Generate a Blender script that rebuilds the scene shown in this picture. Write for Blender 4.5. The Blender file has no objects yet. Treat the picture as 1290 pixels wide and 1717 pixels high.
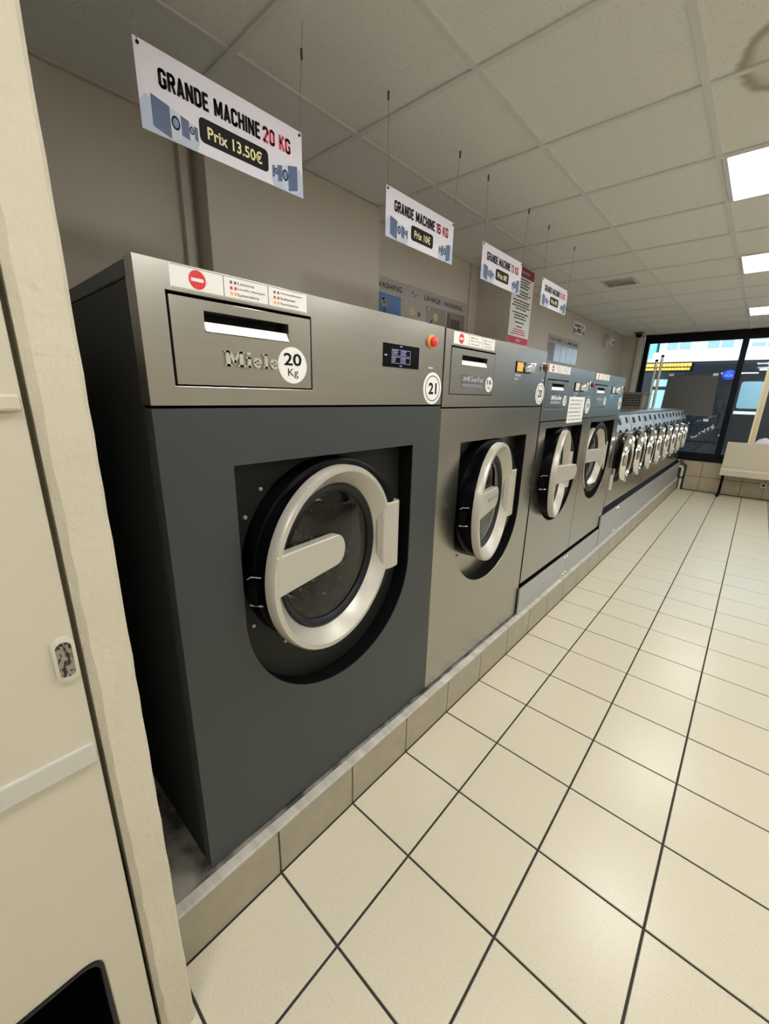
import bpy, bmesh, math, random
from mathutils import Vector, Matrix
random.seed(7)
PI = math.pi
scene = bpy.context.scene
COL = scene.collection

# ---------------------------------------------------------------- camera
YAW, PITCH, ROLL, FPX = -0.72611, -0.28134, 0.02354, 682.42
f = Vector((math.sin(YAW)*math.cos(PITCH), math.cos(YAW)*math.cos(PITCH), math.sin(PITCH)))
r = Vector((math.cos(YAW), -math.sin(YAW), 0)); u = r.cross(f)
r2 = r*math.cos(ROLL)+u*math.sin(ROLL); u2 = -r*math.sin(ROLL)+u*math.cos(ROLL)
cam = bpy.data.objects.new('camera', bpy.data.cameras.new('camera'))
M = Matrix((r2, u2, -f)).transposed().to_4x4(); M.translation = Vector((0, 0, 1.5))
cam.matrix_world = M
cam.data.sensor_fit = 'HORIZONTAL'; cam.data.sensor_width = 36.0; cam.data.lens = FPX/1290*36.0
cam.data.clip_start = 0.02; cam.data.clip_end = 200
COL.objects.link(cam); scene.camera = cam

# ---------------------------------------------------------------- world, exposure
scene.view_settings.view_transform = 'Standard'; scene.view_settings.look = 'None'
scene.view_settings.gamma = 1.0; scene.view_settings.use_curve_mapping = False
scene.view_settings.exposure = 0.0
w = bpy.data.worlds.new('sky'); scene.world = w; w.use_nodes = True
bgn = w.node_tree.nodes['Background']; bgn.inputs[0].default_value = (0.72, 0.87, 1.0, 1); bgn.inputs[1].default_value = 4.0
LIGHT_STRENGTH = 16.5

# ---------------------------------------------------------------- materials
MATS = {}
def mat(name, col, rough=0.6, metal=0.0, spec=0.5, noise=None, bump=None, aniso=0.0, coat=0.0, emit=None):
    if name in MATS: return MATS[name]
    m = bpy.data.materials.new(name); m.use_nodes = True; MATS[name] = m
    nt = m.node_tree; b = nt.nodes['Principled BSDF']; L = nt.links.new
    b.inputs['Base Color'].default_value = (*col, 1); b.inputs['Roughness'].default_value = rough
    b.inputs['Metallic'].default_value = metal; b.inputs['Specular IOR Level'].default_value = spec
    b.inputs['Coat Weight'].default_value = coat
    if emit: b.inputs['Emission Color'].default_value = (*emit[0], 1); b.inputs['Emission Strength'].default_value = emit[1]
    tc = nt.nodes.new('ShaderNodeTexCoord')
    if noise:   # (scale vec, amount, second colour)
        sc, lo, hi, c2 = noise
        mp = nt.nodes.new('ShaderNodeMapping'); mp.inputs['Scale'].default_value = sc
        nz = nt.nodes.new('ShaderNodeTexNoise'); nz.inputs['Scale'].default_value = 1; nz.inputs['Detail'].default_value = 4
        mr = nt.nodes.new('ShaderNodeMapRange'); mr.inputs[1].default_value = lo; mr.inputs[2].default_value = hi
        mx = nt.nodes.new('ShaderNodeMix'); mx.data_type = 'RGBA'
        mx.inputs[6].default_value = (*col, 1); mx.inputs[7].default_value = (*c2, 1)
        g = nt.nodes.new('ShaderNodeNewGeometry')
        L(g.outputs['Position'], mp.inputs[0]); L(mp.outputs[0], nz.inputs[0]); L(nz.outputs[0], mr.inputs[0])
        L(mr.outputs[0], mx.inputs[0]); L(mx.outputs[2], b.inputs['Base Color'])
    if bump:
        sc, st = bump
        mp = nt.nodes.new('ShaderNodeMapping'); mp.inputs['Scale'].default_value = sc if hasattr(sc, '__len__') else (sc,)*3
        nz = nt.nodes.new('ShaderNodeTexNoise'); nz.inputs['Scale'].default_value = 1; nz.inputs['Detail'].default_value = 5
        bp = nt.nodes.new('ShaderNodeBump'); bp.inputs['Strength'].default_value = st; bp.inputs['Distance'].default_value = 0.004
        g = nt.nodes.new('ShaderNodeNewGeometry')
        L(g.outputs['Position'], mp.inputs[0]); L(mp.outputs[0], nz.inputs[0]); L(nz.outputs[0], bp.inputs['Height'])
        L(bp.outputs[0], b.inputs['Normal'])
    return m
FLOORT = mat('cream floor tile', (0.67, 0.62, 0.485), 0.27, noise=((260,)*3, 0.56, 0.72, (0.52, 0.46, 0.34)), bump=(6, 0.12))
PLINT = mat('beige plinth tile', (0.37, 0.335, 0.25), 0.35, noise=((14,)*3, 0.3, 0.75, (0.32, 0.29, 0.215)))
GROUT = mat('dark grout', (0.035, 0.032, 0.028), 0.9)
GROUTB = mat('brown grout', (0.12, 0.10, 0.08), 0.9)
WALL = mat('greige wall paint', (0.63, 0.58, 0.505), 0.5, noise=((1.3,)*3, 0.35, 0.7, (0.60, 0.55, 0.48)))
WALLT = mat('beige wall tile', (0.47, 0.40, 0.29), 0.3, noise=((9,)*3, 0.3, 0.7, (0.42, 0.35, 0.25)))
POST = mat('rough cream paint', (0.63, 0.585, 0.465), 0.55, bump=(60, 0.6), noise=((5,)*3, 0.4, 0.7, (0.60, 0.555, 0.44)))
DOORM = mat('smooth cream paint', (0.60, 0.56, 0.45), 0.4, bump=(16, 0.3))
CONC = mat('dusty concrete', (0.30, 0.28, 0.25), 0.95, noise=((11,)*3, 0.42, 0.62, (0.07, 0.065, 0.06)), bump=(40, 1.0))
TRIMW = mat('pale plinth edging', (0.62, 0.60, 0.54), 0.35, noise=((3, 30, 3), 0.35, 0.7, (0.42, 0.40, 0.35)))
RAIL = mat('white ceiling rail', (0.70, 0.70, 0.68), 0.5)
STEEL = mat('brushed steel', (0.405, 0.39, 0.355), 0.27, 0.95, noise=((2, 3, 90), 0.35, 0.65, (0.39, 0.375, 0.34)))
STEELB = mat('brushed steel of the kick panels', (0.52, 0.54, 0.56), 0.42, 0.8, noise=((2, 2, 160), 0.35, 0.65, (0.47, 0.49, 0.51)))
IRON = mat('iron grey enamel', (0.040, 0.048, 0.051), 0.45)
IRONS = mat('black grey side sheet', (0.012, 0.014, 0.015), 0.6)
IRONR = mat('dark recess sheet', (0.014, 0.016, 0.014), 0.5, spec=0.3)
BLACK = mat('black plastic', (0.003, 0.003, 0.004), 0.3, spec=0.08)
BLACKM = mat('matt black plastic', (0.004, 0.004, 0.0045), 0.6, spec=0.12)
RUBBER = mat('dark rubber gasket', (0.008, 0.010, 0.013), 0.4, spec=0.25)
SILVER = mat('satin silver plastic', (0.53, 0.51, 0.45), 0.36, 0.35)
CHROME = mat('polished chrome', (0.78, 0.78, 0.76), 0.12, 1.0)
DRUM = mat('steel drum', (0.30, 0.28, 0.25), 0.32, 0.9)
WHITE = mat('white sticker vinyl', (0.86, 0.86, 0.84), 0.45)
SIGNW = mat('white sign plastic', (0.80, 0.78, 0.88), 0.4)
INK = mat('black print', (0.005, 0.005, 0.006), 0.5, spec=0.15)
RED = mat('red print', (0.70, 0.03, 0.03), 0.45)
CRIM = mat('crimson print', (0.60, 0.03, 0.08), 0.5)
YEL = mat('pale yellow print', (0.90, 0.84, 0.42), 0.5)
NAVY = mat('slate blue print', (0.09, 0.13, 0.26), 0.5)
BLUEM = mat('mid blue print', (0.19, 0.27, 0.44), 0.5)
BLUEL = mat('pale blue print', (0.52, 0.60, 0.76), 0.5)
LIP = mat('slot lip painted as lit', (0.85, 0.83, 0.76), 0.3, 0.2)  # near-white colour stands in for ceiling light caught by the steel lip
BTNR = mat('red button plastic', (0.75, 0.05, 0.03), 0.3)
BTNY = mat('yellow button collar', (0.85, 0.45, 0.10), 0.4)
MAROON = mat('dark red button plastic', (0.18, 0.01, 0.015), 0.35)
AMBER = mat('amber display', (0.6, 0.32, 0.05), 0.3, emit=((1.0, 0.55, 0.1), 0.35))
SCRW = mat('screen outline', (0.2, 0.22, 0.4), 0.4, emit=((0.6, 0.65, 1.0), 0.35))
FRAME = mat('black window frame', (0.004, 0.005, 0.009), 0.4, spec=0.15)
CREAMB = mat('cream bench laminate', (0.60, 0.54, 0.42), 0.45)
GREYPL = mat('grey basket plastic', (0.22, 0.21, 0.18), 0.5)
POSTERB = mat('grey poster back', (0.115, 0.115, 0.112), 0.7)
PLASTW = mat('white plastic', (0.62, 0.60, 0.55), 0.4)
ASPH = mat('asphalt', (0.06, 0.065, 0.07), 0.85, noise=((8,)*3, 0.4, 0.6, (0.09, 0.095, 0.1)))
BUSB = mat('dark bus body', (0.007, 0.009, 0.014), 0.3, spec=0.25)
BUSW = mat('white bus roof', (0.85, 0.87, 0.88), 0.4)
BUSG = mat('bus glass with painted sky reflection', (0.30, 0.48, 0.55), 0.12, 0.3)  # cyan colour stands in for the sky mirrored in the bus windows
FACADE = mat('pale street facade', (0.62, 0.74, 0.78), 0.7)
FACADE2 = mat('turquoise street facade', (0.25, 0.72, 0.78), 0.7)
FACGL = mat('facade glass', (0.30, 0.42, 0.52), 0.2)
TAN = mat('tan painted post', (0.50, 0.30, 0.13), 0.6)
ORANGE = mat('orange display dots', (0.9, 0.45, 0.05), 0.5, emit=((1.0, 0.42, 0.03), 2.2))
BLUEG = mat('blue glowing sign face', (0.01, 0.02, 0.3), 0.4, emit=((0.0, 0.02, 0.75), 0.25))
BLUEG2 = mat('light blue glowing strokes', (0.1, 0.25, 0.9), 0.4, emit=((0.1, 0.35, 1.0), 0.9))
PH = [mat('photo print sky blue', (0.05, 0.17, 0.45), 0.35), mat('photo print grey', (0.38, 0.34, 0.30), 0.35),
      mat('photo print taupe', (0.27, 0.24, 0.21), 0.35), mat('photo print brown', (0.24, 0.19, 0.17), 0.35)]
PHY = mat('photo print straw', (0.55, 0.45, 0.25), 0.4)
PHD = mat('photo print dark', (0.07, 0.05, 0.06), 0.4)
GLARE = mat('painted pale blue glare', (0.62, 0.72, 0.92), 0.2)  # pale blue stands in for glare over the banner photos
LAMP = mat('lit diffuser', (0.9, 0.9, 0.88), 0.5, emit=((1.0, 0.985, 0.95), LIGHT_STRENGTH))

def ceiling_mat():
    m = mat('mineral ceiling tile', (0.78, 0.78, 0.75), 0.9)
    nt = m.node_tree; b = nt.nodes['Principled BSDF']; L = nt.links.new
    g = nt.nodes.new('ShaderNodeNewGeometry')
    vo = nt.nodes.new('ShaderNodeTexVoronoi'); vo.inputs['Scale'].default_value = 130
    mr = nt.nodes.new('ShaderNodeMapRange'); mr.inputs[1].default_value = 0.12; mr.inputs[2].default_value = 0.26
    mr.inputs[3].default_value = 1; mr.inputs[4].default_value = 0
    nz = nt.nodes.new('ShaderNodeTexNoise'); nz.inputs['Scale'].default_value = 40
    gt = nt.nodes.new('ShaderNodeMath'); gt.operation = 'GREATER_THAN'; gt.inputs[1].default_value = 0.53
    mu = nt.nodes.new('ShaderNodeMath'); mu.operation = 'MULTIPLY'
    mx = nt.nodes.new('ShaderNodeMix'); mx.data_type = 'RGBA'
    mx.inputs[6].default_value = (0.78, 0.78, 0.75, 1); mx.inputs[7].default_value = (0.42, 0.41, 0.38, 1)
    L(g.outputs['Position'], vo.inputs[0]); L(g.outputs['Position'], nz.inputs[0]); L(vo.outputs['Distance'], mr.inputs[0])
    L(nz.outputs[0], gt.inputs[0]); L(mr.outputs[0], mu.inputs[0]); L(gt.outputs[0], mu.inputs[1]); L(mu.outputs[0], mx.inputs[0])
    # old water stain: a brown tide ring
    d = nt.nodes.new('ShaderNodeVectorMath'); d.operation = 'DISTANCE'; d.inputs[1].default_value = (-0.05, 2.14, 2.61)
    wz = nt.nodes.new('ShaderNodeTexNoise'); wz.inputs['Scale'].default_value = 9
    ad = nt.nodes.new('ShaderNodeMath'); ad.operation = 'MULTIPLY_ADD'; ad.inputs[1].default_value = 0.07
    L(g.outputs['Position'], wz.inputs[0]); L(g.outputs['Position'], d.inputs[0]); L(wz.outputs[0], ad.inputs[0]); L(d.outputs['Value'], ad.inputs[2])
    rp = nt.nodes.new('ShaderNodeValToRGB'); e = rp.color_ramp.elements
    e[0].position = 0; e[0].color = (0.12,)*3+(1,); e[1].position = 0.30; e[1].color = (0, 0, 0, 1)
    for p_, v_ in ((0.24, 0.16), (0.268, 0.75), (0.278, 0.7)):
        n = e.new(p_); n.color = (v_, v_, v_, 1)
    L(ad.outputs[0], rp.inputs[0])
    m2 = nt.nodes.new('ShaderNodeMix'); m2.data_type = 'RGBA'; m2.inputs[7].default_value = (0.30, 0.22, 0.13, 1)
    L(rp.outputs[0], m2.inputs[0]); L(mx.outputs[2], m2.inputs[6]); L(m2.outputs[2], b.inputs['Base Color'])
    return m
CEILT = ceiling_mat()

def glass_mat(name, tint, gloss=0.06, ior=1.5):
    m = bpy.data.materials.new(name); m.use_nodes = True; nt = m.node_tree; nt.nodes.clear()
    o = nt.nodes.new('ShaderNodeOutputMaterial'); t = nt.nodes.new('ShaderNodeBsdfTransparent'); t.inputs[0].default_value = (*tint, 1)
    g = nt.nodes.new('ShaderNodeBsdfGlossy'); g.inputs['Roughness'].default_value = gloss
    fr = nt.nodes.new('ShaderNodeFresnel'); fr.inputs[0].default_value = ior
    mx = nt.nodes.new('ShaderNodeMixShader')
    nt.links.new(fr.outputs[0], mx.inputs[0]); nt.links.new(t.outputs[0], mx.inputs[1]); nt.links.new(g.outputs[0], mx.inputs[2])
    nt.links.new(mx.outputs[0], o.inputs[0]); return m
GLASS = glass_mat('door glass', (0.82, 0.84, 0.82), 0.03)
BOWL = glass_mat('inner bowl glass', (0.88, 0.90, 0.88), 0.02, 1.22)
WGLASS = glass_mat('window glass', (0.93, 0.97, 0.97), 0.02)

def drum_mat():
    m = DRUM; nt = m.node_tree; b = nt.nodes['Principled BSDF']; L = nt.links.new
    g = nt.nodes.new('ShaderNodeNewGeometry')
    vo = nt.nodes.new('ShaderNodeTexVoronoi'); vo.inputs['Scale'].default_value = 26; vo.inputs['Randomness'].default_value = 0.15
    mr = nt.nodes.new('ShaderNodeMapRange'); mr.inputs[1].default_value = 0.20; mr.inputs[2].default_value = 0.30
    mx = nt.nodes.new('ShaderNodeMix'); mx.data_type = 'RGBA'
    mx.inputs[6].default_value = (0.75, 0.72, 0.66, 1); mx.inputs[7].default_value = (0.14, 0.13, 0.12, 1)
    L(g.outputs['Position'], vo.inputs[0]); L(vo.outputs['Distance'], mr.inputs[0]); L(mr.outputs[0], mx.inputs[0]); L(mx.outputs[2], b.inputs['Base Color'])
drum_mat()

# ---------------------------------------------------------------- mesh helpers
class MB:
    """collects shapes, then links them as ONE mesh object"""
    def __init__(s): s.bm = bmesh.new()
    def poly(s, pts):
        return s.bm.faces.new([s.bm.verts.new(p) for p in pts])
    def box(s, x0, x1, y0, y1, z0, z1):
        v = [s.bm.verts.new(p) for p in ((x0,y0,z0),(x1,y0,z0),(x1,y1,z0),(x0,y1,z0),(x0,y0,z1),(x1,y0,z1),(x1,y1,z1),(x0,y1,z1))]
        for q in ((0,3,2,1),(4,5,6,7),(0,1,5,4),(1,2,6,5),(2,3,7,6),(3,0,4,7)): s.bm.faces.new([v[i] for i in q])
        return s
    def prism(s, pts, a0, a1, axis='x'):
        """2-D outline swept from a0 to a1; pts are (y,z) for x, (x,z) for y, (x,y) for z"""
        def P(p, a): return (a, p[0], p[1]) if axis == 'x' else ((p[0], a, p[1]) if axis == 'y' else (p[0], p[1], a))
        A = [s.bm.verts.new(P(p, a0)) for p in pts]; B = [s.bm.verts.new(P(p, a1)) for p in pts]
        n = len(pts)
        s.bm.faces.new(A[::-1]); s.bm.faces.new(B)
        for i in range(n): s.bm.faces.new((A[i], A[(i+1) % n], B[(i+1) % n], B[i]))
        return s
    def lathe(s, prof, c=(0, 0, 0), axis='x', n=48, close=False):
        """profile of (along, radius) turned about the axis through c"""
        c = Vector(c); rings = []
        for a, rr in prof:
            ring = []
            if rr < 1e-6: 
                p = {'x': (a,0,0), 'y': (0,a,0), 'z': (0,0,a)}[axis]; ring = [s.bm.verts.new(c+Vector(p))]
            else:
                for k in range(n):
                    t = 2*PI*k/n; ca, sa = rr*math.cos(t), rr*math.sin(t)
                    p = {'x': (a,ca,sa), 'y': (ca,a,sa), 'z': (ca,sa,a)}[axis]; ring.append(s.bm.verts.new(c+Vector(p)))
            rings.append(ring)
        pairs = list(zip(rings, rings[1:]))
        if close: pairs.append((rings[-1], rings[0]))
        for A, B in pairs:
            for k in range(n):
                k2 = (k+1) % n
                if len(A) == 1 and len(B) == 1: continue
                if len(A) == 1: s.bm.faces.new((A[0], B[k2], B[k]))
                elif len(B) == 1: s.bm.faces.new((A[k], A[k2], B[0]))
                else: s.bm.faces.new((A[k], A[k2], B[k2], B[k]))
        return s
    def tube(s, pts, rad, n=8):
        pts = [Vector(p) for p in pts]; rings = []
        for i, p in enumerate(pts):
            d = (pts[min(i+1, len(pts)-1)]-pts[max(i-1, 0)]).normalized()
            a = Vector((0, 0, 1)) if abs(d.z) < 0.9 else Vector((1, 0, 0))
            e1 = d.cross(a).normalized(); e2 = d.cross(e1)
            rings.append([s.bm.verts.new(p+rad*(math.cos(2*PI*k/n)*e1+math.sin(2*PI*k/n)*e2)) for k in range(n)])
        for A, B in zip(rings, rings[1:]):
            for k in range(n): s.bm.faces.new((A[k], A[(k+1) % n], B[(k+1) % n], B[k]))
        s.bm.faces.new(rings[0][::-1]); s.bm.faces.new(rings[-1])
        return s
    def holed(s, cy, cz, outer, hole, x0, x1, corners=(), n=96, wall=None):
        """plate in the YZ plane between two star-shaped outlines given as radius(angle)"""
        an = sorted(set([2*PI*k/n for k in range(n)]+[a % (2*PI) for a in corners]))
        def ring(fn, x): return [s.bm.verts.new((x, cy+fn(a)*math.cos(a), cz+fn(a)*math.sin(a))) for a in an]
        xb = x0 if wall is None else wall
        OF, HF, OB, HB = ring(outer, x1), ring(hole, x1), ring(outer, x0), ring(hole, xb)
        m = len(an)
        for i in range(m):
            j = (i+1) % m
            s.bm.faces.new((OF[i], OF[j], HF[j], HF[i])); s.bm.faces.new((HF[i], HF[j], HB[j], HB[i]))
            s.bm.faces.new((OB[i], OB[j], OF[j], OF[i]))
            if wall is None: s.bm.faces.new((OB[j], OB[i], HB[i], HB[j]))
        return s
    def build(s, name, m, parent=None, bevel=0, smooth=False, loc=None, seg=2):
        bmesh.ops.remove_doubles(s.bm, verts=s.bm.verts, dist=1e-6)
        bmesh.ops.recalc_face_normals(s.bm, faces=s.bm.faces)
        me = bpy.data.meshes.new(name); s.bm.to_mesh(me); s.bm.free()
        o = link(name, me, m, parent)
        if smooth:
            for p_ in me.polygons: p_.use_smooth = True
            me.set_sharp_from_angle(angle=math.radians(40))
        if bevel:
            b = o.modifiers.new('bevel', 'BEVEL'); b.width = bevel; b.segments = seg; b.limit_method = 'ANGLE'; b.angle_limit = math.radians(17)
        if loc: o.location = loc
        return o
def link(name, me, m=None, parent=None):
    o = bpy.data.objects.new(name, me); COL.objects.link(o)
    if m and not me.materials: me.materials.append(m)
    if parent is not None: o.parent = parent
    return o
def tag(o, label=None, cat=None, group=None, kind=None):
    if label: o['label'] = label
    if cat: o['category'] = cat
    if group: o['group'] = group
    if kind: o['kind'] = kind
    return o
def thing(name, label, cat, loc=(0, 0, 0), group=None, kind=None):
    o = bpy.data.objects.new(name, None); COL.objects.link(o); o.location = loc; o.empty_display_size = 0.1
    return tag(o, label, cat, group, kind)
def copy_tree(o, parent=None):
    c = o.copy(); COL.objects.link(c); c.parent = parent
    for ch in [k for k in bpy.data.objects if k.parent == o]: copy_tree(ch, c)
    return c
def rect_fn(cy, cz, y0, y1, z0, z1):
    def fn(a):
        c, s_ = math.cos(a), math.sin(a); t = 1e9
        if c > 1e-9: t = min(t, (y1-cy)/c)
        if c < -1e-9: t = min(t, (y0-cy)/c)
        if s_ > 1e-9: t = min(t, (z1-cz)/s_)
        if s_ < -1e-9: t = min(t, (z0-cz)/s_)
        return t
    return fn, [math.atan2(z-cz, y-cy) for y in (y0, y1) for z in (z0, z1)]
def rrect(y0, y1, z0, z1, rad, n=5):
    pts = []
    for cy, cz, a0 in ((y1-rad, z1-rad, 0), (y0+rad, z1-rad, PI/2), (y0+rad, z0+rad, PI), (y1-rad, z0+rad, 1.5*PI)):
        for k in range(n+1):
            a = a0+PI/2*k/n; pts.append((cy+rad*math.cos(a), cz+rad*math.sin(a)))
    return pts
def disc(y, z, rad, n=32, ky=1.0): return [(y+ky*rad*math.cos(2*PI*k/n), z+rad*math.sin(2*PI*k/n)) for k in range(n)]

def text_into(mb, body, y0, y1, z0, z1, x, bold=0.0, face='x'):
    """lettering, flat, fitted in the box; face 'x' reads from +X, 'y' reads from -Y (y0,y1 are then x values)"""
    cu = bpy.data.curves.new('t', 'FONT'); cu.body = body; cu.offset = bold; cu.resolution_u = 3
    ob = bpy.data.objects.new('t', cu); COL.objects.link(ob)
    dg = bpy.context.evaluated_depsgraph_get(); me = bpy.data.meshes.new_from_object(ob.evaluated_get(dg))
    bpy.data.objects.remove(ob); bpy.data.curves.remove(cu)
    xs = [v.co.x for v in me.vertices]; ys = [v.co.y for v in me.vertices]
    if not xs: return
    ax, bx, ay, by = min(xs), max(xs), min(ys), max(ys)
    vs = []
    for v in me.vertices:
        a = y0+(v.co.x-ax)/(bx-ax)*(y1-y0); b = z0+(v.co.y-ay)/(by-ay)*(z1-z0)
        vs.append(mb.bm.verts.new((x, a, b) if face == 'x' else (a, x, b)))
    for p_ in me.polygons:
        try: mb.bm.faces.new([vs[i] for i in p_.vertices])
        except ValueError: pass
    bpy.data.meshes.remove(me)
def text(body, y0, y1, z0, z1, x, m, parent, bold=0.0, name='lettering', face='x'):
    mb = MB(); text_into(mb, body, y0, y1, z0, z1, x, bold, face)
    return mb.build(name, m, parent)
def build_flat(mb, name, m, parent): return mb.build(name, m, parent)

GL = {'G': (4, [[(3.4,5.7),(3.4,6.7),(2.7,7.4),(1.3,7.4),(.6,6.7),(.6,1.3),(1.3,.6),(2.7,.6),(3.4,1.3),(3.4,3.8),(2.3,3.8)]]),
 'R': (4, [[(.6,0),(.6,8)],[(.6,7.4),(2.7,7.4),(3.4,6.7),(3.4,4.8),(2.7,4.1),(.6,4.1)],[(2.3,4.0),(3.5,0)]]), 'A': (4.2, [[(.55,0),(2.1,7.6),(3.65,0)],[(1.1,1.9),(3.1,1.9)]]),
 'N': (4.2, [[(.6,0),(.6,8)],[(3.6,0),(3.6,8)],[(.7,7.7),(3.5,.3)]]), 'D': (4, [[(.6,0),(.6,8)],[(.6,7.4),(2.5,7.4),(3.4,6.5),(3.4,1.5),(2.5,.6),(.6,.6)]]),
 'E': (3.5, [[(.6,0),(.6,8)],[(.6,7.4),(3.5,7.4)],[(.6,4.1),(3.1,4.1)],[(.6,.6),(3.5,.6)]]), 'M': (5.2, [[(.6,0),(.6,8)],[(4.6,0),(4.6,8)],[(.7,7.6),(2.6,1.6),(4.5,7.6)]]),
 'C': (4, [[(3.4,5.6),(3.4,6.7),(2.7,7.4),(1.3,7.4),(.6,6.7),(.6,1.3),(1.3,.6),(2.7,.6),(3.4,1.3),(3.4,2.4)]]), 'H': (4, [[(.6,0),(.6,8)],[(3.4,0),(3.4,8)],[(.6,4.1),(3.4,4.1)]]),
 'I': (1.2, [[(.6,0),(.6,8)]]), 'K': (4, [[(.6,0),(.6,8)],[(3.5,8),(.8,3.6)],[(1.7,4.6),(3.6,0)]]), 'L': (3.4, [[(.6,0),(.6,8)],[(.6,.6),(3.4,.6)]]),
 '0': (4, [[(.6,6.7),(.6,1.3),(1.3,.6),(2.7,.6),(3.4,1.3),(3.4,6.7),(2.7,7.4),(1.3,7.4),(.6,6.7)]]), '1': (2.4, [[(1.8,0),(1.8,8)],[(1.8,7.3),(.2,6.5)]]),
 '2': (4, [[(.6,5.7),(.6,6.7),(1.3,7.4),(2.7,7.4),(3.4,6.7),(3.4,5.2),(.7,.9),(.7,.6),(3.6,.6)]]), '3': (4, [[(.6,6.3),(.9,7.1),(1.5,7.4),(2.7,7.4),(3.4,6.7),(3.4,4.9),(2.7,4.2),(1.7,4.2)],[(2.7,4.2),(3.4,3.4),(3.4,1.3),(2.7,.6),(1.3,.6),(.6,1.6)]]),
 '6': (4, [[(3.4,6.2),(3.3,6.8),(2.7,7.4),(1.3,7.4),(.6,6.7),(.6,1.3),(1.3,.6),(2.7,.6),(3.4,1.3),(3.4,3.6),(2.7,4.4),(1.3,4.4),(.6,3.6)]]), '7': (3.6, [[(0,7.4),(3.2,7.4),(1.2,0)]]), ' ': (2.0, [])}
def caps(body, y0, y1, z0, z1, x, m, parent, t=1.65, name='lettering'):
    """bold condensed sign capitals"""
    tot = sum(GL[c][0]+.75 for c in body)-.75; sy = (y1-y0)/tot; sz = (z1-z0)/8
    mb = MB(); X_ = 0
    for c in body:
        w_, lines_ = GL[c]
        for ln in lines_:
            for (ax, az), (bx, bz) in zip(ln, ln[1:]):
                L_ = math.hypot(bx-ax, bz-az); nx, nz = -(bz-az)/L_*t/2, (bx-ax)/L_*t/2
                mb.poly([(x, y0+(X_+p_)*sy, z0+q_*sz) for p_, q_ in ((ax+nx, az+nz), (ax-nx, az-nz), (bx-nx, bz-nz), (bx+nx, bz+nz))])
            for (ax, az) in ln[1:-1]:
                mb.poly([(x, y0+(X_+ax+t/2*math.cos(k*PI/4))*sy, z0+(az+t/2*math.sin(k*PI/4))*sz) for k in range(8)])
        X_ += w_+.75
    o = mb.build(name, m, parent)
    return o
def slab_name(y0, y1, z0, z1, x0, x1, m, parent, name='raised_lettering'):
    """the maker's name in raised slab-serif letters"""
    mb = MB(); W = y1-y0; H = z1-z0
    def b(a0, a1, c0, c1): mb.box(x0, x1, y0+a0*W, y0+a1*W, z0+c0*H, z0+c1*H)
    # M
    b(.02,.09,0,1); b(.25,.32,0,1); b(0,.12,0,.13); b(.22,.35,0,.13); b(0,.09,.87,1); b(.25,.35,.87,1)
    mb.prism([(y0+W*a, z0+H*c) for a, c in ((.05,1),(.10,1),(.20,.30),(.15,.12))], x0, x1)
    mb.prism([(y0+W*a, z0+H*c) for a, c in ((.29,1),(.24,1),(.15,.30),(.17,.12))], x0, x1)
    # i
    b(.40,.46,0,.68); b(.37,.46,.56,.68); b(.37,.49,0,.13); b(.39,.46,.82,1)
    # e, l, e
    def e(a):
        for k in range(14):
            t0, t1 = math.radians(10+k*22.5), math.radians(10+(k+1)*22.5); ca, cc = a+.085, .34
            q = [(ca+.085*math.cos(t0), cc+.35*math.sin(t0)), (ca+.085*math.cos(t1), cc+.35*math.sin(t1)), (ca+.035*math.cos(t1), cc+.20*math.sin(t1)), (ca+.035*math.cos(t0), cc+.20*math.sin(t0))]
            mb.prism([(y0+W*p_, z0+H*c) for p_, c in q], x0, x1)
        b(a+.02, a+.165, .30, .42)
    e(.50); b(.72,.78,0,1); b(.69,.78,.88,1); b(.69,.81,0,.13); e(.83)
    return mb.build(name, m, parent)

# ================================================================ SETTING
XW, YF, ZC = -2.13, 8.87, 2.605          # left wall, far wall, ceiling
XR, YB = 2.7, -1.6
# floor: grout bed and single tiles
floor = MB().box(XW-.1, XR, YB, YF+.05, -0.06, -0.003).build('floor', GROUT); tag(floor, kind='structure')
def tile_mesh(name, sx, sy, t, m, bev=0.0015):
    mb = MB()
    g = 0.0035
    x0, x1, y0, y1 = g, sx-g, g, sy-g; b = bev
    lo = [(x0, y0), (x1, y0), (x1, y1), (x0, y1)]; hi = [(x0+b, y0+b), (x1-b, y0+b), (x1-b, y1-b), (x0+b, y1-b)]
    A = [mb.bm.verts.new((*p_, -t)) for p_ in lo]; B = [mb.bm.verts.new((*p_, -b)) for p_ in lo]; C = [mb.bm.verts.new((*p_, 0)) for p_ in hi]
    for i in range(4):
        j = (i+1) % 4; mb.bm.faces.new((A[i], A[j], B[j], B[i])); mb.bm.faces.new((B[i], B[j], C[j], C[i]))
    mb.bm.faces.new(C); mb.bm.faces.new(A[::-1])
    me = bpy.data.meshes.new(name); bmesh.ops.recalc_face_normals(mb.bm, faces=mb.bm.faces); mb.bm.to_mesh(me); mb.bm.free(); me.materials.append(m)
    return me
X1, SX, Y0, SY = -0.5856, 0.3183, 0.5018, 0.3196
PX = -0.857
me_full = tile_mesh('floor_tile', SX, SY, 0.004, FLOORT); me_cut = tile_mesh('floor_tile', X1-PX, SY, 0.004, FLOORT)
rest = MB()
for j in range(-6, 27):
    for i in range(-1, 10):
        x = PX if i < 0 else X1+i*SX; y = Y0+j*SY
        if y+SY > YF+0.06: continue
        if j >= -2 and i <= 8:
            o = link('floor_tile', me_cut if i < 0 else me_full, None, floor); o.location = (x, y, random.uniform(-.0004, .0004))
        else:
            w_ = (X1-PX if i < 0 else SX); rest.box(x+.0035, x+w_-.0035, y+.0035, y+SY-.0035, -.004, 0)
tag(rest.build('floor_tile_rest', FLOORT, floor), kind='stuff')

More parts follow.
